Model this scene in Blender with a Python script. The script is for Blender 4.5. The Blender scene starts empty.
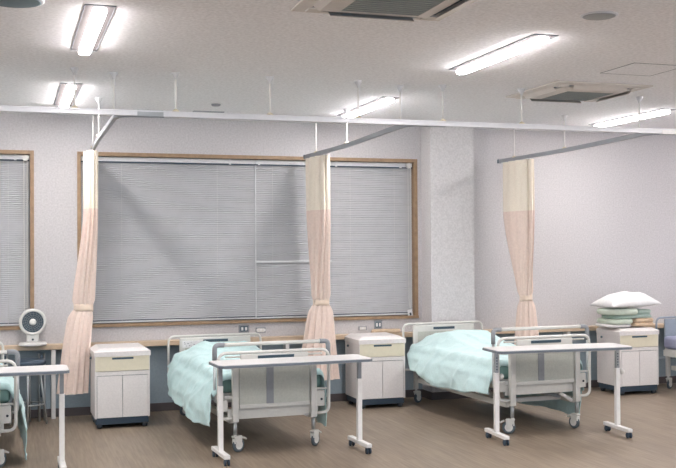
import bpy, bmesh, math, random
from mathutils import Vector, Matrix, noise
random.seed(7)
C = bpy.context.scene.collection
PI = math.pi
R_ = math.radians
sc = bpy.context.scene

# ---------------------------------------------------------------- camera
cam = bpy.data.cameras.new('camera')
cam.sensor_fit = 'HORIZONTAL'
cam.sensor_width = 36.0
cam.lens = 1014.4 / 676 * 36.0
cam.clip_end = 100
camo = bpy.data.objects.new('camera', cam)
C.objects.link(camo)
DD = Vector((-328, -16, 1014.4)).normalized()       # depth direction seen from the lens
DW = Vector((3137, 5, 1014.4)).normalized()         # wall direction seen from the lens
UPV = DD.cross(DW)
if UPV.y < 0: UPV = -UPV
M = Matrix((DW, DD, UPV))                            # rows: world axes in lens coordinates
right = M @ Vector((1, 0, 0)); up = M @ Vector((0, 1, 0)); fwd = M @ Vector((0, 0, 1))
rot = Matrix((right, up, -fwd)).transposed()
CAMY = -10.74
camo.matrix_world = Matrix.Translation((0, CAMY, 1.70)) @ rot.to_4x4()
sc.camera = camo
sc.view_settings.view_transform = 'Standard'
sc.view_settings.look = 'None'
sc.view_settings.exposure = 0.84
sc.view_settings.gamma = 1.0
sc.view_settings.use_curve_mapping = False

# ---------------------------------------------------------------- world (dusk, its blue fill let in by added openings in the rear wall)
w = bpy.data.worlds.new('world'); sc.world = w
w.use_nodes = True
bg = w.node_tree.nodes['Background']
bg.inputs[0].default_value = (0.35, 0.58, 0.85, 1)
bg.inputs[1].default_value = 0.9
LAMP = 60.0          # emission of the lamp diffusers

# ---------------------------------------------------------------- materials
def mat(name, col, rough=0.6, metal=0.0, var=0.04, scale=30.0, bump=0.0, bscale=None, spec=0.5, subs=None, sheen=0.0):
    m = bpy.data.materials.new(name); m.use_nodes = True
    nt = m.node_tree; b = nt.nodes['Principled BSDF']
    b.inputs['Roughness'].default_value = rough
    b.inputs['Metallic'].default_value = metal
    b.inputs['Specular IOR Level'].default_value = spec
    if sheen: b.inputs['Sheen Weight'].default_value = sheen
    tc = nt.nodes.new('ShaderNodeTexCoord')
    n = nt.nodes.new('ShaderNodeTexNoise'); n.inputs['Scale'].default_value = scale; n.inputs['Detail'].default_value = 4
    nt.links.new(tc.outputs['Object'], n.inputs['Vector'])
    r = nt.nodes.new('ShaderNodeMapRange')
    r.inputs['From Min'].default_value = 0.3; r.inputs['From Max'].default_value = 0.7
    r.inputs['To Min'].default_value = 1 - var; r.inputs['To Max'].default_value = 1 + var
    nt.links.new(n.outputs['Fac'], r.inputs['Value'])
    mx = nt.nodes.new('ShaderNodeVectorMath'); mx.operation = 'SCALE'
    mx.inputs[0].default_value = col
    nt.links.new(r.outputs[0], mx.inputs['Scale'])
    nt.links.new(mx.outputs[0], b.inputs['Base Color'])
    if bump:
        n2 = nt.nodes.new('ShaderNodeTexNoise'); n2.inputs['Scale'].default_value = bscale or scale * 3
        n2.inputs['Detail'].default_value = 3
        nt.links.new(tc.outputs['Object'], n2.inputs['Vector'])
        bp = nt.nodes.new('ShaderNodeBump'); bp.inputs['Strength'].default_value = bump; bp.inputs['Distance'].default_value = 0.01
        nt.links.new(n2.outputs['Fac'], bp.inputs['Height'])
        nt.links.new(bp.outputs[0], b.inputs['Normal'])
    return m

M_ = dict(
    wall=mat('wallpaper', (0.575, 0.56, 0.568), 0.9, var=0.10, scale=55, bump=0.15, bscale=200),
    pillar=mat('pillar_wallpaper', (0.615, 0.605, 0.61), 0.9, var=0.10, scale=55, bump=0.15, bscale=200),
    lower=mat('lower_wall_shade_tint', (0.31, 0.385, 0.435), 0.8, var=0.05, scale=40),  # bluish shade below the ledge is put into this wall colour
    ceil=mat('ceiling_board', (0.87, 0.875, 0.90), 0.95, var=0.10, scale=45, bump=0.1, bscale=150),
    base=mat('baseboard_vinyl', (0.10, 0.085, 0.085), 0.5),
    wood_frame=mat('window_wood', (0.33, 0.22, 0.13), 0.5, var=0.15, scale=20),
    ledge=mat('ledge_wood', (0.62, 0.48, 0.34), 0.45, var=0.08, scale=12),
    white=mat('white_enamel', (0.80, 0.79, 0.77), 0.35, var=0.03),
    bedwhite=mat('bed_enamel', (0.70, 0.70, 0.66), 0.35, var=0.03),
    cream=mat('cream_laminate', (0.72, 0.67, 0.52), 0.4, var=0.03),
    lockerw=mat('locker_laminate', (0.76, 0.73, 0.715), 0.4, var=0.05, scale=60),
    lockers=mat('locker_side', (0.72, 0.69, 0.68), 0.45, var=0.05, scale=60),
    panel=mat('greygreen_panel', (0.56, 0.58, 0.52), 0.5, var=0.06, scale=60),
    navy=mat('navy_plastic', (0.035, 0.06, 0.09), 0.45),
    dark=mat('dark_slot', (0.05, 0.09, 0.12), 0.5),
    grey=mat('grey_plastic', (0.30, 0.32, 0.34), 0.45),
    steel=mat('steel_tube', (0.42, 0.45, 0.46), 0.3, metal=0.6),
    darksteel=mat('dark_steel', (0.10, 0.15, 0.18), 0.35, metal=0.4),
    alu=mat('rail_aluminium', (0.70, 0.71, 0.73), 0.4, metal=0.1, var=0.02),
    alud=mat('branch_aluminium', (0.34, 0.36, 0.385), 0.4, metal=0.2, var=0.02),
    black=mat('black_rubber', (0.03, 0.04, 0.05), 0.6),
    tyre=mat('grey_rubber', (0.10, 0.13, 0.15), 0.6),
    aqua=mat('aqua_cotton', (0.53, 0.735, 0.735), 0.9, var=0.05, scale=60, bump=0.1, sheen=0.2),
    aqua2=mat('aqua_cotton_light', (0.56, 0.75, 0.75), 0.9, var=0.05, scale=60, bump=0.1, sheen=0.2),
    mattress=mat('green_mattress', (0.20, 0.34, 0.31), 0.8, var=0.05),
    lavender=mat('lavender_mattress', (0.36, 0.38, 0.52), 0.8),
    bluegrey=mat('bluegrey_panel', (0.30, 0.35, 0.41), 0.5),
    curt=mat('curtain_pink', (0.82, 0.67, 0.59), 0.9, var=0.05, scale=40, bump=0.1),
    band=mat('curtain_band', (0.80, 0.65, 0.53), 0.9, var=0.04),
    pillow=mat('pillow_cotton', (0.80, 0.80, 0.80), 0.9, var=0.05, bump=0.2, bscale=60),
    quilt=mat('palegreen_quilt', (0.60, 0.68, 0.58), 0.9, var=0.06, bump=0.2, bscale=50),
    quilt2=mat('celadon_quilt', (0.44, 0.56, 0.50), 0.9, var=0.06, bump=0.2, bscale=50),
    sheet=mat('white_sheet', (0.76, 0.74, 0.74), 0.9, var=0.04, bump=0.1),
    tan=mat('tan_towel', (0.62, 0.47, 0.33), 0.95, var=0.1, bump=0.3, bscale=90),
    slat=mat('blind_slat', (0.56, 0.56, 0.575), 0.5, var=0.03, scale=8),
    blindrail=mat('blind_rail_paint', (0.72, 0.73, 0.74), 0.45),
    darkstrip=mat('blue_grey_strip', (0.03, 0.055, 0.085), 0.4),
    plastic=mat('ivory_plastic', (0.74, 0.73, 0.70), 0.4, var=0.02),
    acw=mat('ac_panel', (0.64, 0.60, 0.56), 0.5, var=0.03),
    grille=mat('ac_grille', (0.30, 0.34, 0.32), 0.6, var=0.1, scale=200),
    grille2=mat('speaker_grille', (0.11, 0.17, 0.20), 0.6, var=0.12, scale=300),
    grille3=mat('pale_speaker_grille', (0.36, 0.38, 0.39), 0.6, var=0.12, scale=300),
    vent=mat('vent_paint', (0.26, 0.28, 0.28), 0.6),
    lampframe=mat('lamp_housing', (0.16, 0.145, 0.145), 0.7, spec=0.05),
    seam=mat('hatch_seam', (0.22, 0.24, 0.27), 0.7),
    tabletop=mat('table_laminate', (0.74, 0.73, 0.72), 0.35, var=0.03),
    tableedge=mat('table_edge', (0.16, 0.19, 0.22), 0.4),
    paper=mat('paper', (0.80, 0.80, 0.80), 0.8, var=0.02),
    ink=mat('ink', (0.06, 0.08, 0.10), 0.8),
    yellow=mat('yellow_card', (0.60, 0.55, 0.22), 0.7),
    fanblade=mat('fan_dark', (0.06, 0.10, 0.13), 0.4),
    clamp=mat('clamp_yellowed', (0.66, 0.60, 0.45), 0.5),
)

def floor_mat():
    m = bpy.data.materials.new('floor_planks'); m.use_nodes = True
    nt = m.node_tree; b = nt.nodes['Principled BSDF']; L = nt.links
    tc = nt.nodes.new('ShaderNodeTexCoord')
    mp = nt.nodes.new('ShaderNodeMapping'); mp.inputs['Rotation'].default_value = (0, 0, PI/2)
    L.new(tc.outputs['Object'], mp.inputs['Vector'])
    br = nt.nodes.new('ShaderNodeTexBrick')
    br.inputs['Scale'].default_value = 1.0
    br.inputs['Brick Width'].default_value = 0.9; br.inputs['Row Height'].default_value = 0.10
    br.inputs['Mortar Size'].default_value = 0.0012; br.inputs['Mortar Smooth'].default_value = 0.3
    br.inputs['Bias'].default_value = 0.0
    br.inputs['Color1'].default_value = (0.27, 0.215, 0.16, 1)
    br.inputs['Color2'].default_value = (0.232, 0.185, 0.139, 1)
    br.inputs['Mortar'].default_value = (0.20, 0.15, 0.11, 1)
    L.new(mp.outputs[0], br.inputs['Vector'])
    mp2 = nt.nodes.new('ShaderNodeMapping'); mp2.inputs['Scale'].default_value = (45, 2.5, 1)
    L.new(tc.outputs['Object'], mp2.inputs['Vector'])
    n = nt.nodes.new('ShaderNodeTexNoise'); n.inputs['Scale'].default_value = 1.0; n.inputs['Detail'].default_value = 5
    L.new(mp2.outputs[0], n.inputs['Vector'])
    r = nt.nodes.new('ShaderNodeMapRange'); r.inputs['From Min'].default_value = 0.3; r.inputs['From Max'].default_value = 0.7
    r.inputs['To Min'].default_value = 0.80; r.inputs['To Max'].default_value = 1.20
    L.new(n.outputs['Fac'], r.inputs['Value'])
    mx = nt.nodes.new('ShaderNodeVectorMath'); mx.operation = 'SCALE'
    L.new(br.outputs['Color'], mx.inputs[0]); L.new(r.outputs[0], mx.inputs['Scale'])
    L.new(mx.outputs[0], b.inputs['Base Color'])
    b.inputs['Roughness'].default_value = 0.42
    b.inputs['Specular IOR Level'].default_value = 0.45
    return m
M_['floor'] = floor_mat()

def glass_mat():
    m = bpy.data.materials.new('window_glass'); m.use_nodes = True
    b = m.node_tree.nodes['Principled BSDF']
    b.inputs['Base Color'].default_value = (0.6, 0.7, 0.75, 1); b.inputs['Roughness'].default_value = 0.05
    b.inputs['Transmission Weight'].default_value = 0.9
    return m
M_['glass'] = glass_mat()
def emit_mat(name, col, s):
    m = bpy.data.materials.new(name); m.use_nodes = True
    nt = m.node_tree; nt.nodes.remove(nt.nodes['Principled BSDF'])
    e = nt.nodes.new('ShaderNodeEmission'); e.inputs[0].default_value = (*col, 1); e.inputs[1].default_value = s
    nt.links.new(e.outputs[0], nt.nodes['Material Output'].inputs[0]); return m
def lamp_mat():
    # frosted cover: the flat underside sends out most of the light, the rounded edges far less
    m = emit_mat('lamp_diffuser', (1.0, 0.95, 0.945), LAMP); nt = m.node_tree
    e = [n for n in nt.nodes if n.type == 'EMISSION'][0]
    g = nt.nodes.new('ShaderNodeNewGeometry'); sp = nt.nodes.new('ShaderNodeSeparateXYZ')
    nt.links.new(g.outputs['Normal'], sp.inputs[0])
    mr = nt.nodes.new('ShaderNodeMapRange'); mr.inputs['From Min'].default_value = -0.15; mr.inputs['From Max'].default_value = -0.68
    mr.inputs['To Min'].default_value = LAMP*0.14; mr.inputs['To Max'].default_value = LAMP
    nt.links.new(sp.outputs['Z'], mr.inputs['Value']); nt.links.new(mr.outputs[0], e.inputs[1])
    return m
M_['lamp'] = lamp_mat()
def mesh_cloth():
    m = bpy.data.materials.new('curtain_net'); m.use_nodes = True
    nt = m.node_tree; b = nt.nodes['Principled BSDF']
    b.inputs['Base Color'].default_value = (0.90, 0.82, 0.70, 1); b.inputs['Roughness'].default_value = 0.9
    tc = nt.nodes.new('ShaderNodeTexCoord')
    n = nt.nodes.new('ShaderNodeTexVoronoi'); n.inputs['Scale'].default_value = 160
    nt.links.new(tc.outputs['Object'], n.inputs['Vector'])
    r = nt.nodes.new('ShaderNodeMapRange'); r.inputs['From Min'].default_value = 0.0; r.inputs['From Max'].default_value = 0.5
    r.inputs['To Min'].default_value = 0.8; r.inputs['To Max'].default_value = 1.0
    nt.links.new(n.outputs['Distance'], r.inputs['Value'])
    nt.links.new(r.outputs[0], b.inputs['Alpha'])
    return m
M_['net'] = mesh_cloth()

# ---------------------------------------------------------------- helpers
def fillet(pts, rad, n=5):
    pts = [Vector(p) for p in pts]; out = [pts[0]]
    for i in range(1, len(pts) - 1):
        a, b, c = pts[i-1], pts[i], pts[i+1]
        d1 = (a - b); d2 = (c - b)
        r = min(rad, d1.length * 0.49, d2.length * 0.49)
        p1 = b + d1.normalized() * r; p2 = b + d2.normalized() * r
        for k in range(n + 1):
            t = k / n
            out.append(p1 * (1-t)**2 + b * 2*t*(1-t) + p2 * t*t)
    out.append(pts[-1]); return out

class MB:
    def __init__(s): s.bm = bmesh.new()
    def box(s, c, d, rz=0.0, bev=0.0, rx=0.0, ry=0.0):
        mtx = Matrix.Translation(c) @ Matrix.Rotation(rz, 4, 'Z') @ Matrix.Rotation(ry, 4, 'Y') @ Matrix.Rotation(rx, 4, 'X') @ Matrix.Diagonal((*d, 1))
        g = bmesh.ops.create_cube(s.bm, size=1.0, matrix=mtx)
        if bev:
            es = list({e for v in g['verts'] for e in v.link_edges})
            bmesh.ops.bevel(s.bm, geom=es, offset=bev, segments=3, affect='EDGES', profile=0.5, clamp_overlap=True)
        return s
    def b2(s, x0, x1, y0, y1, z0, z1, bev=0.0):
        return s.box(((x0+x1)/2, (y0+y1)/2, (z0+z1)/2), (x1-x0, y1-y0, z1-z0), bev=bev)
    def tube(s, pts, r, rad=0.0, seg=10, sq=False, close=True):
        pts = [Vector(p) for p in pts]
        if rad: pts = fillet(pts, rad)
        rings = []
        n = len(pts)
        prev = None
        if sq: seg = 4
        for i, p in enumerate(pts):
            t = (pts[min(i+1, n-1)] - pts[max(i-1, 0)]).normalized()
            if prev is None:
                a = Vector((0, 0, 1)) if abs(t.z) < 0.9 else Vector((0, 1, 0))
                u = t.cross(a).normalized()
            else:
                u = (prev - t * prev.dot(t)).normalized()
            prev = u; v = t.cross(u)
            rr = r[i] if isinstance(r, (list, tuple)) else r
            off = PI/4 if sq else 0; k = math.sqrt(2) if sq else 1
            rings.append([s.bm.verts.new(p + (u*math.cos(2*PI*j/seg+off) + v*math.sin(2*PI*j/seg+off)) * rr * k) for j in range(seg)])
        for a, b in zip(rings, rings[1:]):
            for j in range(seg):
                f = s.bm.faces.new((a[j], a[(j+1) % seg], b[(j+1) % seg], b[j])); f.smooth = not sq
        if close:
            s.bm.faces.new(rings[0][::-1]); s.bm.faces.new(rings[-1])
        return s
    def lathe(s, prof, c=(0,0,0), ax='Z', seg=24):
        c = Vector(c); rings = []
        for r, h in prof:
            ring = []
            for j in range(seg):
                a = 2*PI*j/seg; x, y = r*math.cos(a), r*math.sin(a)
                p = {'Z': (x, y, h), 'Y': (x, h, y), 'X': (h, x, y)}[ax]
                ring.append(s.bm.verts.new(c + Vector(p)))
            rings.append(ring)
        for a, b in zip(rings, rings[1:]):
            for j in range(seg):
                f = s.bm.faces.new((a[j], a[(j+1) % seg], b[(j+1) % seg], b[j])); f.smooth = True
        s.bm.faces.new(rings[0][::-1]); s.bm.faces.new(rings[-1])
        return s
    def cyl(s, c, r, h, ax='Z', seg=20):
        return s.lathe([(r, -h/2), (r, h/2)], c, ax, seg)
    def torus(s, c, R, r, ax='Y', seg=28, m=8):
        c = Vector(c); rings = []
        for j in range(seg):
            a = 2*PI*j/seg; ring = []
            for k in range(m):
                b = 2*PI*k/m; rr = R + r*math.cos(b); h = r*math.sin(b)
                x, y = rr*math.cos(a), rr*math.sin(a)
                p = {'Z': (x, y, h), 'Y': (x, h, y), 'X': (h, x, y)}[ax]
                ring.append(s.bm.verts.new(c + Vector(p)))
            rings.append(ring)
        for j in range(seg):
            a, b = rings[j], rings[(j+1) % seg]
            for k in range(m):
                f = s.bm.faces.new((a[k], a[(k+1) % m], b[(k+1) % m], b[k])); f.smooth = True
        return s
    def grid(s, rows):
        vs = [[s.bm.verts.new(p) for p in row] for row in rows]
        for a, b in zip(vs, vs[1:]):
            for j in range(len(a)-1):
                f = s.bm.faces.new((a[j], a[j+1], b[j+1], b[j])); f.smooth = True
        return s
    def prism(s, pts, z0, z1, bev=0.0):
        a = [s.bm.verts.new((x, y, z0)) for x, y in pts]; b = [s.bm.verts.new((x, y, z1)) for x, y in pts]
        s.bm.faces.new(a[::-1]); s.bm.faces.new(b)
        n = len(pts)
        for i in range(n): s.bm.faces.new((a[i], a[(i+1) % n], b[(i+1) % n], b[i]))
        return s
    def build(s, name, m, parent=None, label=None, cat=None, group=None, kind=None, loc=None, rz=None, solid=0.0, sub=0):
        bmesh.ops.recalc_face_normals(s.bm, faces=s.bm.faces)
        me = bpy.data.meshes.new(name); s.bm.to_mesh(me); s.bm.free()
        me.materials.append(m)
        o = bpy.data.objects.new(name, me); C.objects.link(o)
        if parent: o.parent = parent
        if label: o['label'] = label
        if cat: o['category'] = cat
        if group: o['group'] = group
        if kind: o['kind'] = kind
        if loc: o.location = loc
        if rz: o.rotation_euler = (0, 0, rz)
        if solid:
            q = o.modifiers.new('solid', 'SOLIDIFY'); q.thickness = solid; q.offset = 0
        if sub:
            q = o.modifiers.new('sub', 'SUBSURF'); q.levels = sub; q.render_levels = sub
        return o

def thing(name, label, cat, loc=(0,0,0), rz=0.0, group=None):
    o = bpy.data.objects.new(name, None); C.objects.link(o)
    o.location = loc; o.rotation_euler = (0, 0, rz)
    o['label'] = label; o['category'] = cat
    if group: o['group'] = group
    return o
def copy_tree(o, parent=None):
    c = o.copy(); C.objects.link(c); c.parent = parent
    for ch in [x for x in C.objects if x.parent == o]: copy_tree(ch, c)
    return c
def struct(name, mb, m, parent=None):
    return mb.build(name, m, parent, kind=None if parent else 'structure')

# ================================================================ room
CZ = 3.085
XL, XR, YB = -4.5, 9.8, -12.5
struct('floor', MB().b2(XL, XR, YB, 0.0, -0.1, 0.0), M_['floor'])
struct('ceiling', MB().b2(XL, XR, YB, 0.2, CZ, CZ+0.1), M_['ceil'])
W1 = (-3.51, 0.232); W2 = (0.658, 4.425); WZ = (0.897, 2.708)
mb = MB()
LZ = 0.70
mb.b2(XL, XR, 0, 0.2, LZ, WZ[0]); mb.b2(XL, XR, 0, 0.2, WZ[1], CZ)
mb.b2(XL, W1[0], 0, 0.2, *WZ); mb.b2(W1[1], W2[0], 0, 0.2, *WZ); mb.b2(W2[1], XR, 0, 0.2, *WZ)
struct('wall_back', mb, M_['wall'])
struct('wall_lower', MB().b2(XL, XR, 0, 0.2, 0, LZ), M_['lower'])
struct('wall_left', MB().b2(XL-0.1, XL, YB, 0.2, 0, CZ), M_['wall'])
struct('wall_right', MB().b2(XR, XR+0.1, YB, 0.2, 0, CZ), M_['wall'])
mb = MB(); mb.b2(XL, XR, YB-0.1, YB, 0, 0.5); mb.b2(XL, XR, YB-0.1, YB, 2.7, CZ); mb.b2(XL, XL+0.8, YB-0.1, YB, 0.5, 2.7); mb.b2(XR-0.8, XR, YB-0.1, YB, 0.5, 2.7); mb.b2(2.2, 3.0, YB-0.1, YB, 0.5, 2.7)
struct('wall_rear', mb, M_['wall'])  # wide openings added out of view to let in bluish fill light
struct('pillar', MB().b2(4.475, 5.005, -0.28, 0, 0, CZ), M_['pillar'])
mb = MB(); mb.b2(XL, 4.475, -0.012, 0, 0, 0.085); mb.b2(5.005, XR, -0.012, 0, 0, 0.085)
mb.b2(4.463, 4.475, -0.29, 0, 0, 0.085); mb.b2(4.463, 5.017, -0.292, -0.28, 0, 0.085); mb.b2(5.005, 5.017, -0.29, 0, 0, 0.085)
struct('baseboard_back', mb, M_['base'])

def window(n, x0, x1):
    t = 0.038
    mb = MB()
    mb.b2(x0, x1, -0.015, 0.12, WZ[1]-t, WZ[1]); mb.b2(x0, x1, -0.03, 0.12, WZ[0], WZ[0]+t*0.8)
    mb.b2(x0, x0+t, -0.0145, 0.12, WZ[0]+t*0.8, WZ[1]-t); mb.b2(x1-t, x1, -0.0145, 0.12, WZ[0]+t*0.8, WZ[1]-t)
    o = struct('window_%d' % n, mb, M_['wood_frame'])
    mb = MB(); 
    for i in range(5):
        x = x0 + t + (x1-x0-2*t)*i/4
        mb.b2(max(x-0.025, x0+t), min(x+0.025, x1-t), 0.13, 0.17, WZ[0], WZ[1])
    mb.b2(x0, x1, 0.131, 0.169, WZ[0], WZ[0]+0.05); mb.b2(x0, x1, 0.131, 0.169, WZ[1]-0.05, WZ[1])
    mb.build('window_sash', M_['steel'], o)
    MB().b2(x0, x1, 0.148, 0.154, WZ[0], WZ[1]).build('window_glass', M_['glass'], o)
window(1, *W1); window(2, *W2)

# ledge along the wall (two runs, left and right of the pillar)
LT = 0.745
def ledge(x0, x1, legs, label, sidex=None):
    t = thing('wall_ledge', label, 'ledge', (x0, 0, 0))
    MB().b2(0, x1-x0, -0.14, -0.001, LT-0.05, LT, bev=0.004).build('board', M_['ledge'], t)
    for lx in legs:
        MB().b2(lx-x0-0.02, lx-x0+0.02, -0.13, -0.02, 0, LT-0.05).build('support_panel', M_['white'], t)
ledge(XL, 4.465, (-2.0, 0.415, 2.85), 'long pale wooden ledge running under the windows')
ledge(5.015, XR, (6.3, 8.6), 'pale wooden ledge along the wall right of the pillar')

# ================================================================ ceiling lamps
def lamp(x, y, label, group=None):
    t = thing('ceiling_light', label, 'ceiling light', (x, y, CZ), group=group)
    W, L = 0.083, 0.675
    MB().b2(-W, W, -L, L, -0.004, 0.0).build('housing', M_['lampframe'], t)
    e = 0.005
    for q, (x0, x1, y0, y1) in enumerate(((-W-e, -W, -L-e, L+e), (W, W+e, -L-e, L+e), (-W, W, -L-e, -L), (-W, W, L, L+e))):
        MB().b2(x0, x1, y0, y1, -0.006, 0).build('edge_trim', M_['seam'], t)
    MB().box((0, 0, -0.0235), (0.080, 1.31, 0.039), bev=0.017).build('diffuser', M_['lamp'], t)
XS = (-2.35, 0.49, 3.335, 6.33, 9.15)  # rightmost column is added out of view to brighten the right wall
lab = {(0.49, -4.20): 'long bright ceiling light at the upper left of the photo', (0.49, -1.37): 'ceiling light just behind the curtain rail at left, above the far left window',
       (3.335, -4.20): 'long bright ceiling light nearer the camera, between the two air conditioners', (3.335, -1.37): 'ceiling light just behind the rail above the middle window',
       (6.33, -1.37): 'ceiling light behind the rail at the far right, beside the air conditioner'}
for x in XS:
    for y in (-1.37, -4.20, -7.03, -9.86):
        if (x, y) in lab: lamp(x, y, lab[(x, y)])
        else: lamp(x, y, 'long white ceiling light outside the picture', 'ceiling lights out of view')

# ================================================================ curtain tracks
def hanger(parent, x, y, z, name='hanger_rod'):
    h = MB().tube([(x, y, z), (x, y, CZ)], 0.0075, seg=8).build(name, M_['white'], parent)
    MB().lathe([(0.010, CZ-0.055), (0.014, CZ-0.04), (0.032, CZ-0.012), (0.034, CZ)], (x, y, 0), seg=14).build('ceiling_cap', M_['alu'], h)
    MB().lathe([(0.012, z+0.02), (0.026, z+0.008), (0.030, z)], (x, y, 0), seg=12).build('clamp', M_['clamp'], h)
MY = -2.79
t = thing('curtain_track', 'long white curtain track hanging across the whole room below the ceiling', 'curtain track', (0, 0, 0))
mb = MB(); mb.b2(XL, 5.86, MY-0.017, MY+0.017, 2.735, 2.775); mb.b2(5.90, XR, MY-0.017, MY+0.017, 2.735, 2.775)
mb.b2(XL, 5.86, MY-0.026, MY+0.026, 2.766, 2.776)
mb.build('track', M_['alu'], t)
MB().b2(5.70, 6.0, MY-0.022, MY+0.022, 2.731, 2.779).build('joint_sleeve', M_['white'], t)
MB().b2(0.94, 1.14, MY-0.024, MY+0.022, 2.733, 2.781).build('joint_sleeve', M_['steel'], t)
for x in (-1.05, -0.29, 0.47, 1.24, 2.0, 2.755, 3.52, 4.27, 7.0): hanger(t, x, MY, 2.776)
for x in (0.775, 3.18, 5.56): hanger(t, x, MY+0.13, 2.77)

def branch(pts, hangs, label, end):
    t = thing('curtain_track', label, 'curtain track', (0, 0, 0))
    P = fillet(pts, 0.3, 8)
    mb = MB()
    # swept rectangular profile with a lip
    prof = [(-0.015, -0.02), (0.015, -0.02), (0.015, 0.02), (-0.015, 0.02)]
    rings = []
    for i, p in enumerate(P):
        d = P[min(i+1, len(P)-1)] - P[max(i-1, 0)]; d.z = 0; d.normalize(); n = Vector((d.y, -d.x, 0))
        rings.append([mb.bm.verts.new(p + n*a + Vector((0, 0, b))) for a, b in prof])
    for a, b in zip(rings, rings[1:]):
        for j in range(4): mb.bm.faces.new((a[j], a[(j+1) % 4], b[(j+1) % 4], b[j]))
    mb.bm.faces.new(rings[0]); mb.bm.faces.new(rings[-1][::-1])
    mb.build('track', M_['alud'], t)
    MB().box(pts[-1], (0.036, 0.03, 0.046), bev=0.004).build('end_cap', M_['darksteel'], t)
    for h in hangs: hanger(t, *h)
Z0, Z1 = 2.750, 2.690
branch([(1.15, MY+0.03, Z0), (0.79, MY+0.05, Z0), (0.775, -1.26, 2.718), (0.79, -0.17, Z1)], [(0.775, -1.26, 2.735), (0.785, -0.45, 2.71)],
       'curtain track branch running back to the wall at the left window edge', 0)
branch([(3.55, MY+0.03, Z0), (3.20, MY+0.05, Z0), (3.19, -1.18, 2.718), (3.05, -0.17, Z1)], [(3.19, -1.18, 2.735), (3.09, -0.45, 2.71)],
       'curtain track branch running back to the middle of the long window', 0)
branch([(6.0, MY+0.03, Z0), (5.63, MY+0.05, Z0), (5.58, -1.29, 2.718), (5.38, -0.17, Z1)], [(5.58, -1.29, 2.735), (5.43, -0.45, 2.71)],
       'curtain track branch running back to the wall right of the pillar', 0)

# ================================================================ curtains
def curtain(p0, p1, tie, hem, label, ph=0.0, hemr=(0.19, 0.09), tier=(0.09, 0.07), zh=0.29, zt=1.12, topz=2.665):
    # p0,p1: the bunch ends on the track; tie/hem: centre points (x,y)
    p0 = Vector(p0); p1 = Vector(p1)
    c0 = (p0 + p1) / 2; ang = math.atan2(p1.y-p0.y, p1.x-p0.x); a0 = (p1-p0).length/2
    t = thing('privacy_curtain', label, 'curtain', (c0.x, c0.y, zh))
    def sec(z, N=110):
        # centre, half length, half thickness, rotation, pleat amplitude
        if z >= zt:
            k = (z - zt) / (topz - zt); k2 = min(1, k/0.62); s = k2*k2*(3-2*k2); s = k2**0.75*0.55 + s*0.45
            cx = tie[0]*(1-s)+c0.x*s; cy = tie[1]*(1-s)+c0.y*s
            a = tier[0]*(1-s)+a0*s; b = tier[1]*(1-s)+0.052*s; amp = 0.26*(1-s)+0.30*s
        else:
            k = (zt - z) / (zt - zh); s = k**0.7
            cx = tie[0]*(1-s)+hem[0]*s; cy = tie[1]*(1-s)+hem[1]*s
            a = tier[0]*(1-s)+hemr[0]*s; b = tier[1]*(1-s)+hemr[1]*s; amp = 0.28
        pinch = math.exp(-((z-zt)/0.05)**2)
        amp *= (1-0.7*pinch); a *= 1-0.12*pinch; b *= 1-0.12*pinch
        pts = []
        for j in range(N):
            th = 2*PI*j/N
            q = 1 + amp*math.sin(11*th + ph + 0.5*math.sin(2*z+ph)) + 0.35*amp*math.sin(23*th + 1.7*ph + z*1.3)
            lx = a*math.cos(th)*(1+(q-1)*0.35); ly = b*math.sin(th)*q + 0.02*amp*math.sin(17*th+ph)
            x = cx - c0.x + lx*math.cos(ang) - ly*math.sin(ang); y = cy - c0.y + lx*math.sin(ang) + ly*math.cos(ang)
            pts.append(Vector((x, y, z - zh)))
        return pts
    def loft(zs, name, m):
        mb = MB(); rows = []
        for z in zs:
            r = sec(z); r.append(r[0]); rows.append(r)
        mb.grid(rows); bmesh.ops.remove_doubles(mb.bm, verts=mb.bm.verts, dist=1e-5)
        return mb.build(name, m, t)
    zn = 2.10
    loft([zh + (zn-zh)*i/44 for i in range(45)], 'curtain_fabric', M_['curt'])
    loft([zn + (topz-zn)*i/10 for i in range(11)], 'net_heading', M_['net'])
    mb = MB(); rows = []
    for z in (zt-0.035, zt-0.01, zt+0.015, zt+0.035):
        row = []
        for j in range(41):
            th = 2*PI*j/40; a, b = tier[0]*1.02, tier[1]*1.02
            lx, ly = a*math.cos(th), b*math.sin(th)
            row.append(Vector((tie[0]-c0.x+lx*math.cos(ang)-ly*math.sin(ang), tie[1]-c0.y+lx*math.sin(ang)+ly*math.cos(ang), z-zh + 0.012*math.cos(th))))
        rows.append(row)
    mb.grid(rows); bmesh.ops.remove_doubles(mb.bm, verts=mb.bm.verts, dist=1e-5)
    mb.build('tie_band', M_['band'], t, solid=0.006)
    for i in range(9):
        q = p0 + (p1-p0)*(i+0.5)/9
        MB().tube([(q.x-c0.x, q.y-c0.y, topz-zh-0.02), (q.x-c0.x, q.y-c0.y, topz-zh+0.008)], 0.004, seg=6).build('glider', M_['white'], t)
curtain((0.755, -0.24), (0.76, -0.66), (0.69, -0.42), (0.59, -0.44), 'pinkish tied curtain with cream net top at the left edge of the long window', 0.3, hemr=(0.09, 0.115), tier=(0.075, 0.09))
curtain((3.065, -0.24), (3.135, -0.72), (3.145, -0.42), (3.14, -0.38), 'pinkish tied curtain with cream net top hanging in front of the long window', 1.9, hemr=(0.09, 0.185), tier=(0.075, 0.085), zh=0.30)
curtain((5.40, -0.28), (5.45, -0.82), (5.535, -0.5), (5.575, -0.46), 'pinkish tied curtain with cream net top right of the pillar', 3.1, hemr=(0.10, 0.14), tier=(0.075, 0.065), zh=0.30)

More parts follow.
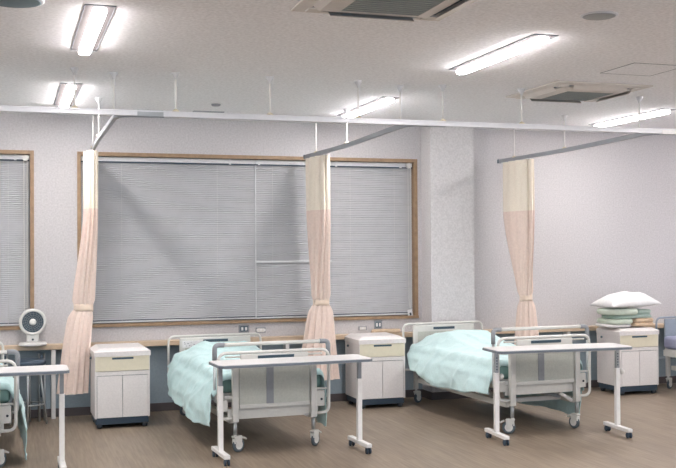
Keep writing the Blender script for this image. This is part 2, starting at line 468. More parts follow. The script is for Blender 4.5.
# ================================================================ venetian blinds
def blind(x0, x1, label, cord=None, midrail=None):
    t = thing('venetian_blind', label, 'window blind', ((x0+x1)/2, 0.07, 0), group=None)
    h = (x1-x0)/2 - 0.001
    zt, zb = 2.665, 0.948
    MB().b2(-h, h, -0.025, 0.02, zt-0.045, zt, bev=0.003).build('headrail', M_['blindrail'], t)
    MB().b2(-h, h, -0.024, 0.018, zt-0.060, zt-0.046).build('shadow_strip', M_['darkstrip'], t)  # dark strip stands in for the shadow below the headrail
    mb = MB(); pitch = 0.0200; n = int((zt-0.052-zb-0.02)/pitch)+1
    for i in range(n):
        z = zb + 0.025 + pitch*i
        if midrail and abs(z-midrail) < 0.012: continue
        p = [(-0.002, -0.0125), (-0.0085, -0.0070), (0.006, 0.0115)]
        va = [mb.bm.verts.new((-h, q[0], z+q[1])) for q in p]; vb = [mb.bm.verts.new((h, q[0], z+q[1])) for q in p]
        for j in range(2): mb.bm.faces.new((va[j], vb[j], vb[j+1], va[j+1]))
    mb.build('slats', M_['slat'], t)
    MB().b2(-h, h, -0.012, 0.010, zb-0.012, zb+0.004, bev=0.003).build('bottom_rail', M_['blindrail'], t)
    MB().b2(-h, h, -0.010, 0.020, zb+0.005, zb+0.013).build('bottom_strip', M_['darkstrip'], t)
    if midrail: MB().b2(-h, h, -0.022, 0.008, midrail-0.012, midrail+0.012, bev=0.003).build('middle_rail', M_['blindrail'], t)
    for fx in (-0.55, 0.55): MB().tube([(fx*h, -0.011, zb), (fx*h, -0.011, zt-0.05)], 0.0012, seg=5).build('ladder_cord', M_['plastic'], t)
    if midrail: MB().b2(-h, -h+0.012, -0.016, -0.006, zb, zt-0.06).build('edge_strip', M_['blindrail'], t)
    for fx in (-0.9, 0.7): MB().b2(fx*h-0.012, fx*h+0.012, -0.034, -0.02, zt-0.055, zt+0.002).build('bracket', M_['blindrail'], t)
    if cord:
        cx = cord - (x0+x1)/2
        q = MB(); q.cyl((cx, -0.045, zt-0.03), 0.032, 0.028, 'Y', 18); q.build('cord_pulley', M_['plastic'], t)
        q = MB(); q.tube([(cx-0.016, -0.06, zt-0.05), (cx-0.014, -0.06, 1.10), (cx, -0.06, 0.99), (cx+0.014, -0.06, 1.10), (cx+0.016, -0.06, zt-0.05)], 0.0035, rad=0.04, seg=6)
        q.build('pull_cord', M_['plastic'], t)
        return t, cx
    return t, 0
xs = [0.698, 1.62, 2.542, 3.42, 4.386]
blind(xs[0], xs[2], 'wide closed grey venetian blind at the left of the long window')
blind(xs[2], xs[3], 'closed grey venetian blind with a horizontal rail part way down, left of the middle curtain', midrail=1.555)
tb, cx = blind(xs[3], xs[4], 'closed grey venetian blind with pull cord, rightmost in the long window', cord=4.335)
tg = MB().box((cx, -0.066, 0.93), (0.058, 0.006, 0.13), ry=R_(-8), bev=0.002).build('warning_tag', M_['paper'], tb)
MB().box((cx, -0.0702, 0.945), (0.022, 0.001, 0.03), ry=R_(-8)).build('tag_print', M_['ink'], tg)
blind(-0.725, 0.19, 'closed grey venetian blind with cord in the left window', cord=0.15)
blind(-1.64, -0.725, 'closed grey venetian blind just outside the left picture edge')

# ================================================================ wheels
def caster(parent, x, y, r, z_top, fork_m, name='caster', w=0.022, brake=False, rz=0.0):
    """built about its own stem, swivelled by rz"""
    mb = MB(); off = r*0.55
    mb.tube([(0, 0, z_top), (0, 0, 2*r+0.012)], 0.013, seg=8)
    for s in (-1, 1):
        x0, x1 = s*(w/2+0.002), s*(w/2+0.007)
        for q in range(1):
            v = mb.bm.verts.new
            a = [v((x0, -0.02, 2*r+0.010)), v((x0, off+r*0.5, 2*r+0.010)), v((x0, off+r*0.3, r*0.75)), v((x0, off-r*0.25, r*0.75))]
            b = [v((x1, -0.02, 2*r+0.010)), v((x1, off+r*0.5, 2*r+0.010)), v((x1, off+r*0.3, r*0.75)), v((x1, off-r*0.25, r*0.75))]
            mb.bm.faces.new(a); mb.bm.faces.new(b[::-1])
            for k in range(4): mb.bm.faces.new((a[k], b[k], b[(k+1) % 4], a[(k+1) % 4]))
    mb.box((0, off*0.5, 2*r+0.013), (w+0.018, r*1.35, 0.014), bev=0.003)
    if brake:
        mb.box((0, off+r*1.0, 2*r-0.008), (w*1.3, r*0.75, 0.014), rx=R_(-28), bev=0.003)
        mb.box((0, -0.012, r*1.6), (w+0.016, 0.012, r*0.7), bev=0.003)
    o = mb.build(name, fork_m, parent, loc=(x, y, 0), rz=rz)
    MB().lathe([(r*0.8, -w/2), (r, -w/4), (r, w/4), (r*0.8, w/2)], (0, off, r), 'X', 24).build('wheel', M_['tyre'], o)
    MB().cyl((0, off, r), r*0.62, w+0.003, 'X', 18).build('wheel_disc', M_['plastic'], o)
    return o

# ================================================================ beds
def bed(cx, cy, rz, label, dz=0.0, paper=False, panel_m='panel', frame_m='bedwhite', head_m='bedwhite', footbar=True, head_dz=0.0, swiv=(-65, -50), lz=None):
    lz = dz if lz is None else lz
    t = thing('hospital_bed', label, 'bed', (cx, cy, 0), rz)
    fm = M_[frame_m]; HY, FY = 1.0, -1.0
    # platform
    mb = MB()
    for s in (-1, 1): mb.b2(s*0.43-0.02, s*0.43+0.02, FY+0.05, HY-0.05, 0.40, 0.47)
    for y in (-0.9, -0.45, 0.0, 0.45, 0.9): mb.b2(-0.41, 0.41, y-0.02, y+0.02, 0.405, 0.445)
    mb.b2(-0.44, 0.44, FY+0.06, HY-0.06, 0.47, 0.485)
    mb.build('mattress_platform', fm, t)
    mb = MB()
    for s in (-1, 1): mb.b2(s*0.36-0.02, s*0.36+0.02, FY+0.03, HY-0.1, 0.235, 0.285)
    for y in (-0.75, 0.7): mb.b2(-0.36, 0.36, y-0.025, y+0.025, 0.24, 0.28)
    for y, s in ((-0.6, 1), (0.5, 1)):
        for x in (-0.3, 0.3): mb.tube([(x, y, 0.27), (x, y+0.25*s, 0.42)], 0.014, sq=True)
    mb.build('lower_frame', fm, t)
    mb = MB(); mb.b2(-0.12, 0.12, -0.15, 0.35, 0.27, 0.38, bev=0.01); mb.tube([(0.05, -0.15, 0.33), (0.22, -0.93, 0.30)], 0.018, seg=10)
    mb.build('drive_unit', M_['grey'], t)
    # foot end
    fy = FY - 0.03
    f = MB()
    f.b2(-0.30, 0.30, fy-0.012, fy+0.012, 0.70+dz, 0.815+dz, bev=0.01)
    fb = f.build('footboard', fm, t)
    MB().b2(-0.15, 0.17, fy-0.016, fy-0.010, 0.775+dz, 0.800+dz).build('handle_slot', M_['dark'], fb)
    MB().b2(-0.31, 0.31, fy-0.008, fy+0.010, 0.395+lz, 0.70+dz).build('foot_panel', M_[panel_m], t)
    MB().b2(-0.075, -0.012, fy-0.014, fy-0.008, 0.395+lz, 0.70+dz).build('centre_strap', M_['grey'], t)
    MB().b2(-0.31, 0.31, fy-0.016, fy+0.012, 0.365+lz, 0.395+lz).build('crossbar', fm, t)
    MB().b2(-0.40, 0.40, fy+0.03, fy+0.05, 0.27+lz, 0.36+lz, bev=0.004).build('end_plate', fm, t)
    MB().b2(-0.43, 0.43, fy+0.02, fy+0.03, 0.445, 0.475).build('end_rail', fm, t)
    for s in (-1, 1):
        lg = MB().b2(s*0.345-0.026, s*0.345+0.026, fy-0.028, fy+0.024, 0.255, 0.72+dz, bev=0.006).build('leg', fm, t)
        MB().tube([(s*0.345, fy, 0.255), (s*0.345, fy, 0.15)], 0.017, seg=12).build('inner_tube', M_['steel'], lg)
        caster(lg, s*0.345, fy, 0.060, 0.17, fm, brake=True, w=0.026, rz=R_(swiv[0 if s < 0 else 1]))
    mb = MB(); X = 0.488
    mb.tube([(-0.36, fy, 0.285+dz/2), (-X, fy, 0.285+dz/2), (-X, fy, 0.83+dz), (X, fy, 0.83+dz), (X, fy, 0.285+dz/2), (0.36, fy, 0.285+dz/2)], 0.0135, rad=0.075, seg=10)
    mb.tube([(-X+0.06, fy, 0.795+dz), (-0.30, fy, 0.795+dz)], 0.008); mb.tube([(0.30, fy, 0.795+dz), (X-0.06, fy, 0.795+dz)], 0.008)
    mb.build('bumper_hoop', fm, t)
    if footbar:
        X = 0.505; zb = 0.895 + dz*1.3; y2 = fy+0.055
        br = MB().tube([(-X+0.07, y2, zb), (X-0.07, y2, zb)], 0.0165, seg=10).build('end_rail_bar', fm, t)
        for s in (-1, 1):
            MB().tube([(s*(X-0.08), y2, zb), (s*X, y2, zb), (s*X, y2, zb-0.13)], 0.0205, rad=0.05, seg=10).build('rail_elbow', M_['grey'], br)
            MB().tube([(s*X, y2, zb-0.12), (s*X, y2, 0.42), (s*0.43, y2, 0.42)], 0.012, rad=0.03, seg=8).build('rail_upright', M_['steel'], br)
    # control box between leg and hoop
    bx = MB().b2(0.37, 0.455, fy+0.01, fy+0.045, 0.34+dz, 0.475+dz, bev=0.006).build('control_box', fm, t)
    MB().cyl((0.425, fy+0.008, 0.40+dz), 0.010, 0.006, 'Y', 12).build('knob', M_['black'], bx)
    MB().b2(0.36, 0.47, fy+0.0, fy+0.012, 0.485+dz, 0.50+dz).build('bracket', fm, bx)
    bx = MB().b2(-0.49, -0.40, fy+0.02, fy+0.05, 0.34+dz, 0.44+dz, bev=0.01).build('bracket_plate', fm, t)
    MB().tube([(0.20, fy+0.07, 0.335), (0.315, fy+0.035, 0.262)], 0.017, seg=10).build('crank_rod', M_['white'], t)
    # head end
    hy = HY + 0.02; hz = 0.795 + head_dz; hm = M_[head_m]
    mb = MB(); mb.b2(-0.375, 0.375, hy-0.012, hy+0.012, 0.50, hz-0.005, bev=0.008)
    hb = mb.build('headboard', hm, t)
    MB().b2(-0.13, 0.13, hy-0.016, hy-0.010, hz-0.055, hz-0.028).build('handle_slot', M_['dark'], hb)
    MB().b2(-0.32, 0.32, hy-0.015, hy-0.011, hz-0.30, hz-0.075).build('inset_panel', M_[panel_m], hb)
    mb = MB(); X = 0.488
    mb.tube([(-X, hy+0.005, 0.34), (-X, hy+0.005, hz+0.012), (X, hy+0.005, hz+0.012), (X, hy+0.005, 0.34)], 0.012, rad=0.07, seg=10)
    mb.tube([(-X, hy+0.005, 0.36), (X, hy+0.005, 0.36)], 0.012)
    mb.build('head_hoop', hm, t)
    for s in (-1, 1):
        lg = MB().b2(s*0.36-0.022, s*0.36+0.022, hy-0.06, hy-0.016, 0.15, 0.55, bev=0.005).build('leg', fm, t)
        caster(lg, s*0.36, hy-0.04, 0.055, 0.17, fm, w=0.024, rz=R_(-70))
    if paper:
        p = MB().b2(-0.35, -0.14, hy-0.022, hy-0.0165, hz-0.105, hz-0.035).build('notice_sheet', M_['paper'], hb)
        mb = MB()
        for k in range(9):
            xx = -0.34+random.random()*0.18; zz = hz-0.095+random.random()*0.05
            mb.b2(xx, xx+0.006+random.random()*0.012, hy-0.0235, hy-0.022, zz, zz+0.004)
        mb.build('notice_writing', M_['ink'], p)
    return t

def rounded(mb, hx, hy, hz, c, e=0.045):
    mb.box(c, (hx*2, hy*2, hz*2), bev=e)
def mattress(cx, cy, rz, m, label):
    mb = MB(); rounded(mb, 0.455, 0.955, 0.075, (0, 0, 0.075), 0.04)
    o = mb.build('mattress', M_[m], None, label, 'mattress', loc=(cx, cy, 0.486), rz=rz)
    for p in o.data.polygons: p.use_smooth = True
    return o

def sstep(a, b, x):
    t = max(0.0, min(1.0, (x-a)/(b-a))); return t*t*(3-2*t)
def blanket(cx, cy, rz, m, label, dl, dr, hump, y0=0.90, y1=-0.93, seed=0.0, out=0.0, outr=1.0):
    """cloth over the bed: dl, dr = hang length left/right as functions of y; hump(x, y) adds height."""
    W = 0.462; top = 0.645; rad = 0.05
    NU, NV = 120, 110
    rows = []
    for i in range(NV+1):
        y = y0 + (y1-y0)*i/NV
        L, Rr = dl(y), dr(y)
        row = []
        for j in range(NU+1):
            s = -(W+L) + (2*W+L+Rr)*j/NU
            sd = -1 if s < 0 else 1; a = abs(s); ov = a - (W - rad)
            q = Vector((s*4+seed, y*4, 0))
            if ov <= 0:
                x = s; z = top; drop = 0
            elif ov < rad*PI/2:
                th = ov/rad; x = sd*(W-rad+rad*math.sin(th)); z = top-rad*(1-math.cos(th)); drop = 0
            else:
                drop = ov - rad*PI/2; x = sd*W; z = top-rad-drop
            fade = 1-sstep(0.0, 0.10, max(0, ov))
            hp = hump(max(-W, min(W, s)), y)
            z += hp*(0.35+0.65*fade) + 0.010*noise.noise(Vector((s*5, y*5, seed))) + 0.006*noise.noise(Vector((s*14, y*9, seed+3)))
            k = sstep(0, 0.25, drop)
            ang = (0.5*noise.noise(Vector((y*2.2, sd*3+seed, 0)))+0.5)
            fold = 0.5+0.5*math.sin(y*7.5 + 2.5*noise.noise(Vector((y*2, seed, sd))) + drop*2.0*sd)
            gain = 1.0 if sd < 0 else outr
            x += sd*gain*(0.045*sstep(0, 0.08, drop) + k*(0.035*fold + 0.03*ang + (out if sd < 0 else 0))) + sd*0.010*noise.noise(Vector((y*9, drop*9, seed)))
            wr = 1 - abs(noise.noise(Vector((s*3.1+y*1.7, y*2.3-s*1.1, seed+20))))*3.2
            wr2 = 1 - abs(noise.noise(Vector((s*6.0-y*2.5, y*4.2+s*2.2, seed+31))))*3.0
            cr = 0.016*max(0, wr)**2 + 0.009*max(0, wr2)**2
            if drop > 0: x += sd*cr*gain
            else: z += cr
            yy = y + 0.02*noise.noise(Vector((s*3, y*3, seed+9))) - drop*0.06
            if i == 0: z -= 0.0
            row.append(Vector((x, yy, z)))
        rows.append(row)
    # rounded fall at the foot end
    last = rows[-1]
    for k in range(1, 5):
        rows.append([Vector((p.x, p.y-0.03*math.sin(k/4*PI/2), p.z-0.05*(1-math.cos(k/4*PI/2)) if p.z > 0.5 else p.z)) for p in last])
    mb = MB(); mb.grid(rows)
    o = mb.build('blanket', M_[m], None, label, 'blanket', loc=(cx, cy, 0), rz=rz, solid=0.007)
    return o
def G(u, c, s): return math.exp(-((u-c)/s)**2)

RB = R_(3.0)
B1 = (-0.50, -1.36); B2 = (2.075, -1.36); B3 = (4.635, -1.38); B4 = (7.86, -1.40)
bed(*B1, RB, 'hospital bed cut off by the left picture edge, its foot rail hoops in view')
mattress(*B1, RB, 'mattress', 'mattress of the bed cut off at the left edge')
blanket(*B1, RB, 'aqua', 'aqua blanket hanging nearly to the floor from the bed at the left edge', lambda y: 0.30, lambda y: 0.30 + 0.31*sstep(-0.2, -0.80, y) + 0.02*math.sin(9*y),
        lambda x, y: 0.10*G(y, 0.6, 0.25)*(1-sstep(0.25, 0.45, abs(x))), seed=4.2, outr=1.2)
bed(*B2, RB, 'hospital bed standing in front of the long window, notice on its headboard', paper=True)
mattress(*B2, RB, 'mattress', 'dark green mattress on the bed in front of the long window')
blanket(*B2, RB, 'aqua', 'pale aqua blanket draped over the bed in front of the long window',
        lambda y: (0.10 + 0.27*sstep(0.88, 0.62, y)) + 0.04*sstep(0.3, -0.6, y) + 0.010*math.sin(8*y),
        lambda y: 0.12 + 0.34*sstep(-0.45, -0.75, y),
        lambda x, y: 0.115*G(y, 0.62, 0.24)*(1-sstep(0.22, 0.44, abs(x))) + 0.05*G(y, 0.1, 0.35)*(1-sstep(0.15, 0.42, abs(x+0.12))), y1=-0.96, seed=1.3, out=0.03, outr=0.1)
bed(*B3, RB, 'hospital bed in front of the pillar with a bulging blanket', dz=0.04, head_dz=0.055, swiv=(60, 15), lz=0.075)
mattress(*B3, RB, 'mattress', 'dark green mattress on the bed in front of the pillar')
blanket(*B3, RB, 'aqua2', 'pale aqua blanket bulging over the bed in front of the pillar',
        lambda y: (0.06 + 0.17*sstep(0.92, 0.7, y)) + 0.09*sstep(0.7, 0.0, y) - 0.05*sstep(-0.2, -0.8, y) + 0.01*math.sin(9*y),
        lambda y: 0.12 + 0.43*sstep(0.75, 0.5, y) - 0.01*sstep(-0.2, -0.7, y) + 0.015*math.sin(5*y) - 0.30*sstep(-0.84, -0.95, y),
        lambda x, y: 0.15*G(y, 0.58, 0.42)*(1-sstep(0.20, 0.45, abs(x-0.02))), seed=7.7, out=0.02, outr=0.1)
bed(*B4, RB, 'unmade hospital bed at the far right edge with a bare lavender mattress', head_m='bluegrey', panel_m='bluegrey', head_dz=0.04)
mattress(*B4, RB, 'lavender', 'bare lavender mattress on the bed at the right edge')

# ================================================================ overbed tables
def table(cx, cy, rz, label, z=0.785, knob=False, L=1.33, inset=0.055, lk=False):
    t = thing('overbed_table', label, 'table', (cx, cy, 0), rz)
    h = L/2; d = 0.19; c = 0.03
    pts = [(-h+c, -d), (h-c, -d), (h, -d+c), (h, d-c), (h-c, d), (-h+c, d), (-h, d-c), (-h, -d+c)]
    tp = MB().prism(pts, z-0.008, z).build('tabletop', M_['tabletop'], t)
    pts2 = [(x*1.0, y) for x, y in pts]
    MB().prism([(x*(1+0.004/h), y*(1+0.004/d)) for x, y in pts2], z-0.026, z-0.006).build('edge_strip', M_['tableedge'], t)
    MB().b2(-h+0.08, h-0.08, -0.03, 0.03, z-0.05, z-0.026).build('support_beam', M_['white'], t)
    for s in (-1, 1):
        x = s*(h-inset)
        cl = MB().b2(x-0.020, x+0.020, -0.020, 0.020, 0.075, 0.60, bev=0.004).build('column', M_['white'], t)
        iu = MB().b2(x-0.015, x+0.015, -0.015, 0.015, 0.60, z-0.026).build('inner_post', M_['steel'] if knob else M_['grey'], cl)
        if knob:
            for k in range(5): MB().cyl((x+0.0, -0.0155, 0.63+k*0.025), 0.006, 0.003, 'Y', 8).build('height_hole', M_['ink'], iu)
            MB().lathe([(0.010, 0.03), (0.024, 0.035), (0.026, 0.05), (0.018, 0.06)], (x+0.005, 0, 0.565), 'X', 14).build('height_knob', M_['plastic'], cl)
        ba = MB().b2(x-0.025, x+0.025, -0.215, 0.215, 0.052, 0.085, bev=0.006).build('base_bar', M_['white'], t)
        for q in (-1, 1):
            mb = MB()
            mb.tube([(x, q*0.185, 0.054), (x, q*0.185, 0.03)], 0.008, seg=8)
            for sd in (-1, 1): mb.lathe([(0.019, -0.008), (0.026, -0.005), (0.026, 0.005), (0.019, 0.008)], (x+sd*0.014, q*0.185-0.008, 0.026), 'X', 14)
            mb.build('caster', M_['navy'], ba)
    return t
table(2.20, -2.67, R_(3.0), 'white overbed table standing at the foot of the bed before the long window', L=1.30, inset=0.05)
table(4.635, -2.735, R_(-3.0), 'white overbed table with height knobs at the foot of the bed before the pillar', z=0.81, knob=True, L=1.29)
table(-0.24, -2.69, 0.0, 'white overbed table cut off by the left picture edge', z=0.80, L=1.32, inset=0.045)

# ================================================================ bedside lockers
def locker(x, y, rz, label, stub=True):
    t = thing('bedside_locker', label, 'cabinet', (x, y, 0), rz)     # origin: front left corner on floor, front faces -y
    W, D = 0.515, 0.47
    mb = MB(); mb.b2(0, 0.018, 0, D, 0.10, 0.715); mb.b2(W-0.018, W, 0, D, 0.10, 0.715); mb.b2(0.018, W-0.018, D-0.012, D, 0.10, 0.715); mb.b2(0.018, W-0.018, 0.02, D-0.012, 0.10, 0.715)
    mb.build('body', M_['lockers'], t)
    mb = MB(); v = mb.bm.verts.new
    a = [v(p) for p in ((-0.008, -0.008, 0.683), (W+0.008, -0.008, 0.683), (W+0.008, D, 0.683), (-0.008, D, 0.683))]
    b = [v(p) for p in ((-0.008, -0.008, 0.728), (W+0.008, -0.008, 0.728), (W+0.008, D, 0.728), (-0.008, D, 0.728))]
    c = [v(p) for p in ((0.05, 0.05, 0.760), (W-0.05, 0.05, 0.760), (W-0.05, D-0.02, 0.765), (0.05, D-0.02, 0.765))]
    for lo, hi in ((a, b), (b, c)):
        for i in range(4): mb.bm.faces.new((lo[i], lo[(i+1) % 4], hi[(i+1) % 4], hi[i]))
    mb.bm.faces.new(a[::-1]); mb.bm.faces.new(c)
    mb.build('top', M_['lockerw'], t)
    dr = MB().b2(0.004, W-0.004, -0.004, 0.018, 0.545, 0.682, bev=0.003).build('drawer', M_['cream'], t)
    MB().b2(0.16, 0.36, -0.007, -0.003, 0.655, 0.673).build('handle_slot', M_['dark'], dr)
    MB().b2(0.004, W-0.004, -0.002, 0.018, 0.505, 0.54).build('pull_out_shelf', M_['lockerw'], t)
    for x0, x1 in ((0.022, W/2-0.002), (W/2+0.002, W-0.022)):
        MB().b2(x0, x1, -0.003, 0.016, 0.105, 0.498, bev=0.002).build('door', M_['lockerw'], t)
    mb = MB(); mb.b2(0.02, W-0.02, 0.012, 0.0195, 0.086, 0.50)
    mb.build('door_gap', M_['dark'], t)
    MB().b2(0.01, W-0.01, 0.01, D-0.01, 0.04, 0.10, bev=0.006).build('plinth', M_['navy'], t)
    for cxx in (0.045, W-0.045):
        for cyy in (0.04, D-0.05):
            MB().lathe([(0.024, -0.024), (0.034, -0.016), (0.034, 0.016), (0.024, 0.024)], (cxx, cyy, 0.034), 'X', 14).build('caster', M_['black'], t)
    MB().lathe([(0.012, 0.0), (0.014, -0.012), (0.008, -0.018)], (0, 0.36, 0.64), 'X', 12).build('side_knob', M_['darksteel'], t)
    return t
L1 = locker(0.760, -0.91, R_(0.8), 'white bedside cabinet with cream drawer beside the left curtain')
L2 = copy_tree(L1); L2.location = (3.495, -0.64, 0); L2.rotation_euler = (0, 0, R_(0)); L2['label'] = 'white bedside cabinet with cream drawer between the two made beds'
L3 = copy_tree(L1); L3.location = (6.60, -0.73, 0); L3.rotation_euler = (0, 0, R_(0.5)); L3['label'] = 'white bedside cabinet at right with pillow and folded bedding on top'

# ================================================================ bedding pile on the right cabinet
def slab(name, m, label, cat, cx, cy, z, hx, hy, hz, rz=0.0, folds=1, seed=0.0, sag=0.0, bulge=0.0):
    """a folded cloth: stacked soft layers, rounded at the fold."""
    mb = MB()
    for k in range(folds):
        zz = (k+0.5)*2*hz/folds; hh = hz/folds
        N, Mm = 26, 16; rows = []
        for i in range(Mm+1):
            ph = -PI/2 + PI*i/Mm; row = []
            for j in range(N*2+1):
                th = 2*PI*j/(N*2)
                e = 0.5
                cxp = math.copysign(abs(math.cos(th))**e, math.cos(th)); sxp = math.copysign(abs(math.sin(th))**e, math.sin(th))
                r = 1-0.13*(1-abs(math.cos(ph))**0.9) if abs(ph) < PI/2-1e-3 else 0.0
                x = hx*cxp*r*(1+0.02*k); y = hy*sxp*r; zc = hh*math.sin(ph)
                zc += 0.006*noise.noise(Vector((x*9, y*9, seed+k))) * (1)
                x += 0.012*noise.noise(Vector((y*8, zc*20, seed+5+k))); 
                zc -= sag*(x/hx)**2
                row.append(Vector((x, y, zz+zc)))
            rows.append(row)
        mb.grid(rows)
    bmesh.ops.remove_doubles(mb.bm, verts=mb.bm.verts, dist=1e-5)
    return mb.build(name, M_[m], None, label, cat, loc=(cx, cy, z), rz=rz)
TZ = 0.765
px, py = 6.83, -0.49
slab('folded_sheet', 'sheet', 'white folded sheet at the bottom left of the bedding pile', 'sheet', px-0.16, py, TZ+0.003, 0.17, 0.17, 0.018, R_(2), 1, 1.0)
slab('folded_towel', 'tan', 'tan folded towels at the lower right of the bedding pile', 'towel', px+0.150, py-0.03, TZ+0.008, 0.140, 0.16, 0.046, R_(5), 2, 2.0)
slab('folded_quilt', 'quilt', 'pale green quilt fold between the white sheet and the grey-green quilt', 'quilt', px-0.150, py-0.02, TZ+0.042, 0.165, 0.18, 0.028, R_(1), 1, 5.0)
slab('folded_quilt', 'quilt2', 'grey-green folded quilt lying over the tan towels', 'quilt', px+0.02, py, TZ+0.101, 0.275, 0.18, 0.022, R_(3), 1, 3.0, sag=0.004)
slab('folded_quilt', 'quilt', 'thick pale green folded quilt under the left half of the pillow', 'quilt', px-0.125, py-0.03, TZ+0.146, 0.205, 0.19, 0.036, R_(-3), 1, 4.0)
slab('folded_quilt', 'quilt2', 'small grey-green quilt fold under the right half of the pillow', 'quilt', px+0.17, py+0.02, TZ+0.146, 0.11, 0.17, 0.026, R_(2), 1, 6.0)
def pillow(cx, cy, z, label):
    N = 40; top = []; bot = []
    mb = MB(); hx, hy = 0.345, 0.23
    for sgn in (1, -1):
        rows = []
        for i in range(N+1):
            v = -1 + 2*i/N; row = []
            for j in range(N+1):
                u = -1 + 2*j/N
                pu = (1-abs(u)**2.4); pv = (1-abs(v)**2.4)
                th = (max(0, pu*pv))**0.55
                x = hx*u*(1-0.06*(1-abs(v)**2)*0 - 0.07*(1-v*v)*0) * (0.93+0.07*v*v); y = hy*v*(0.90+0.10*u*u)
                hgt = (0.150 if sgn > 0 else -0.030)*th
                hgt += 0.022*th*noise.noise(Vector((x*7, y*7, 3+sgn))) + 0.006*noise.noise(Vector((x*18, y*18, sgn)))*th
                zz = 0.04 + hgt + 0.01*u + (-0.015 if False else 0)
                row.append(Vector((x, y, zz)))
            rows.append(row)
        mb.grid(rows)
    bmesh.ops.remove_doubles(mb.bm, verts=mb.bm.verts, dist=1e-4)
    return mb.build('pillow', M_['pillow'], None, label, 'pillow', loc=(cx, cy, z), rz=R_(4))
pillow(px-0.005, py-0.02, TZ+0.216, 'plump white pillow on top of the folded bedding pile')

# crumpled tan cloth lying on the ledge behind the middle cabinet
slab('folded_cloth', 'tan', 'small crumpled tan cloth lying on the ledge behind the middle cabinet', 'cloth', 4.0, -0.09, LT+0.002, 0.17, 0.06, 0.022, 0, 1, 8.0)

# ================================================================ fan on the ledge
t = thing('desk_fan', 'round white fan standing on the ledge at left', 'fan', (0.215, -0.14, LT+0.001))
MB().lathe([(0.135, 0.0), (0.14, 0.012), (0.13, 0.028), (0.05, 0.034)], (0, 0.02, 0), 'Z', 32).build('base', M_['plastic'], t)
nk = MB().box((0, 0.01, 0.075), (0.12, 0.07, 0.085), bev=0.012).build('neck', M_['plastic'], t)
MB().cyl((0, -0.027, 0.06), 0.011, 0.004, 'Y', 12).build('button', M_['ink'], nk)
hc = (0.0, -0.01, 0.235)
MB().lathe([(0.06, 0.09), (0.115, 0.06), (0.132, 0.02), (0.134, -0.02), (0.126, -0.035), (0.108, -0.037), (0.104, -0.02), (0.100, 0.02)], hc, 'Y', 36).build('housing', M_['plastic'], t)
MB().cyl((hc[0], hc[1]-0.01, hc[2]), 0.104, 0.01, 'Y', 32).build('dark_backing', M_['fanblade'], t)
mb = MB()
for r in (0.05, 0.068, 0.086, 0.102): mb.torus((hc[0], hc[1]-0.034, hc[2]), r, 0.0018, 'Y', 32, 5)
for k in range(18):
    a = 2*PI*k/18; b = a+0.5
    mb.tube([(hc[0]+0.03*math.cos(a), hc[1]-0.036, hc[2]+0.03*math.sin(a)), (hc[0]+0.107*math.cos(b), hc[1]-0.033, hc[2]+0.107*math.sin(b))], 0.0015, seg=5)
mb.build('grille', M_['grey'], t)
MB().lathe([(0.034, -0.034), (0.032, -0.044), (0.012, -0.048)], hc, 'Y', 24).build('centre_cap', M_['plastic'], t)

# ================================================================ stools under the ledge
def stool(x, y, label):
    t = thing('round_stool', label, 'stool', (x, y, 0))
    MB().lathe([(0.145, 0.0), (0.165, 0.012), (0.168, 0.035), (0.15, 0.055), (0.10, 0.06)], (0, 0, 0.575), 'Z', 28).build('seat', M_['navy'], t)
    for k in range(4):
        a = PI/4 + k*PI/2 + 0.7
        MB().tube([(0.10*math.cos(a), 0.10*math.sin(a), 0.577), (0.17*math.cos(a), 0.17*math.sin(a), 0.0)], 0.012, seg=8).build('leg', M_['steel'], t)
    MB().torus((0, 0, 0.2), 0.142, 0.007, 'Z', 28, 6).build('foot_ring', M_['steel'], t)
stool(0.17, -0.40, 'round dark-seated stool under the ledge below the fan')
def fold_chair(x, y, label):
    t = thing('folding_chair', label, 'chair', (x, y, 0))
    # folded flat, leaning on the wall
    for s in (0, 1):
        MB().tube([(s*0.05, -0.10+s*0.02, 0.0), (s*0.05, 0.03+s*0.01, 0.66)], 0.011, seg=8).build('leg', M_['steel'], t)
    MB().box((0.025, -0.02, 0.40), (0.03, 0.10, 0.34), rx=R_(-9), bev=0.008).build('seat', M_['navy'], t)
    MB().box((0.025, 0.02, 0.60), (0.03, 0.05, 0.10), rx=R_(-9), bev=0.008).build('backrest', M_['navy'], t)
fold_chair(0.275, -0.16, 'folded chair stored under the ledge, just right of the stool')
fold_chair(-0.08, -0.16, 'folded chair stored under the ledge, left of the stool')

# ================================================================ outlets
def outlet(x, z, w, h, label, n=2):
    t = thing('wall_outlet', label, 'outlet', (x, 0, z))
    MB().box((0, -0.005, 0), (w, 0.010, h), bev=0.002).build('frame', M_['grey'], t)
    MB().box((0, -0.0105, 0), (w*0.72, 0.003, h*0.66)).build('cover', M_['darksteel'] if n == 2 else M_['plastic'], t)
    for k in range(n):
        MB().box(((k-(n-1)/2)*w*0.36, -0.0135, 0), (w*0.2, 0.004, h*0.4), bev=0.001).build('socket', M_['paper'], t)
outlet(2.40, 0.835, 0.115, 0.085, 'two-gang wall outlet with grey frame behind the headboard')
outlet(2.585, 0.815, 0.11, 0.06, 'wide wall outlet right of the two-gang one behind the headboard', 3)
outlet(3.755, 0.80, 0.10, 0.045, 'low wide outlet above the ledge behind the middle cabinet', 1)
outlet(3.94, 0.835, 0.095, 0.10, 'tall grey two-gang outlet above the ledge, nearer the window corner')

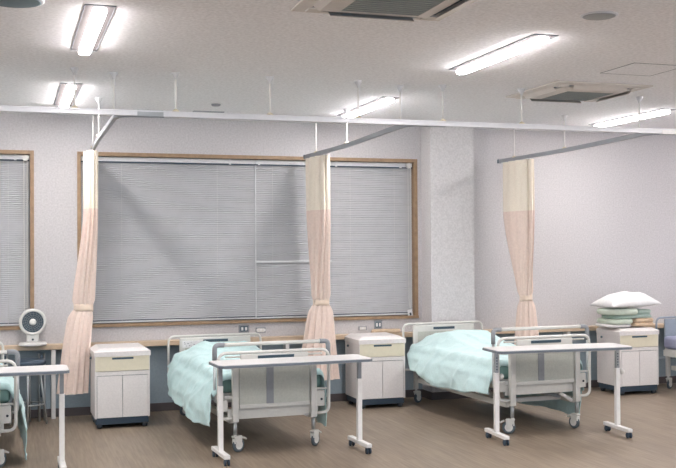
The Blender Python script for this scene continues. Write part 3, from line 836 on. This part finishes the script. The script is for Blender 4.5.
# ================================================================ ceiling equipment
def cassette(cx, cy, rz, label):
    t = thing('air_conditioner', label, 'air conditioner', (cx, cy, CZ), rz)
    h = 0.465; g = 0.235
    def slope(mb, r0, z0, r1, z1, t=0.006):
        v = mb.bm.verts.new
        lo = [[v((sx*r, sy*r, z)) for sx, sy in ((-1, -1), (1, -1), (1, 1), (-1, 1))] for r, z in ((r0, z0), (r1, z1), (r1, z1+t), (r0, z0+t))]
        for a, b in zip(lo, lo[1:]+lo[:1]):
            for k in range(4): mb.bm.faces.new((a[k], a[(k+1) % 4], b[(k+1) % 4], b[k]))
    mb = MB(); slope(mb, h, -0.014, 0.385, -0.024, 0.012); slope(mb, 0.335, -0.032, g, -0.050, 0.012)
    for sx in (-1, 1):
        for sy in (-1, 1): mb.box((sx*0.355, sy*0.355, -0.024), (0.085, 0.085, 0.012))
    mb.build('panel', M_['acw'], t)
    MB().b2(-0.40, 0.40, -0.40, 0.40, -0.012, -0.001).build('dark_duct', M_['dark'], t)
    for k in range(4):
        a = k*PI/2
        MB().box((0, 0, 0), (0.050, 0.52, 0.005), ry=R_(-38), bev=0.002).build('louver', M_['acw'], t, loc=(0.372*math.cos(a), 0.372*math.sin(a), -0.036), rz=a)
    gr = MB().b2(-g, g, -g, g, -0.047, -0.040).build('intake_grille', M_['grille'], t)
    for k in range(11): MB().b2(-g+0.01, g-0.01, -g+0.02+k*0.0425, -g+0.026+k*0.0425, -0.050, -0.0465).build('grille_slat', M_['vent'], gr)
cassette(4.80, -2.83, 0, 'ceiling air conditioner with open louvers at the upper right')
cassette(2.01, -5.56, 0, 'ceiling air conditioner with square grey grille at the top edge of the photo')
def disc(x, y, r, m, label, name='ceiling_speaker', cat='speaker'):
    t = thing(name, label, cat, (x, y, CZ))
    MB().lathe([(r+0.012, 0), (r+0.012, -0.004), (r+0.002, -0.008), (r*0.2, -0.006)], (0, 0, 0), 'Z', 32).build('rim', M_['alu'], t)
    MB().lathe([(r, -0.008), (r*0.9, -0.012), (r*0.1, -0.014)], (0, 0, 0), 'Z', 32).build('grille', M_[m], t)
disc(0.02, -4.86, 0.155, 'grille2', 'dark round ceiling speaker at the top left corner')
disc(3.36, -5.46, 0.098, 'grille3', 'small grey round ceiling speaker above the right air conditioner')
t = thing('smoke_detector', 'tiny grey smoke detector on the ceiling by the small vent', 'smoke detector', (1.88, -1.15, CZ))
MB().lathe([(0.045, 0), (0.045, -0.010), (0.035, -0.018), (0.012, -0.020)], (0, 0, 0), 'Z', 20).build('body', M_['grey'], t)
def vent(x, y, w, d, label):
    t = thing('ceiling_vent', label, 'vent', (x, y, CZ))
    mb = MB(); mb.b2(-w/2, w/2, -d/2, d/2, -0.008, 0); mb.build('frame', M_['grey'], t)
    mb = MB()
    for k in range(6): mb.b2(-w/2+0.015, w/2-0.015, -d/2+0.02+k*(d-0.04)/6, -d/2+0.02+(k+0.6)*(d-0.04)/6, -0.012, -0.008)
    mb.build('slats', M_['vent'], t)
vent(1.91, -0.50, 0.31, 0.30, 'small grey rectangular ceiling vent near the window wall')
mb = MB(); s = 0.23; e = 0.006
mb.b2(-s-e, s+e, -s-e, -s, -0.003, 0); mb.b2(-s-e, s+e, s, s+e, -0.003, 0); mb.b2(-s-e, -s, -s, s, -0.003, 0); mb.b2(s, s+e, -s, s, -0.003, 0)
t = thing('ceiling_hatch', 'square access hatch outlined on the ceiling beside the right air conditioner', 'hatch', (4.72, -3.93, CZ))
mb.build('seam', M_['seam'], t)
MB().b2(-s+0.002, s-0.002, -s+0.002, s-0.002, -0.002, 0).build('cover', M_['ceil'], t)

# small yellow box under the bed at the right edge
t = thing('cardboard_box', 'small yellow box under the bed at the right edge', 'box', (7.62, -0.95, 0))
MB().b2(-0.1, 0.1, -0.12, 0.12, 0, 0.2).build('carton', M_['yellow'], t)
MB().b2(-0.102, 0.102, -0.02, 0.02, 0.198, 0.203).build('tape', M_['tan'], t)
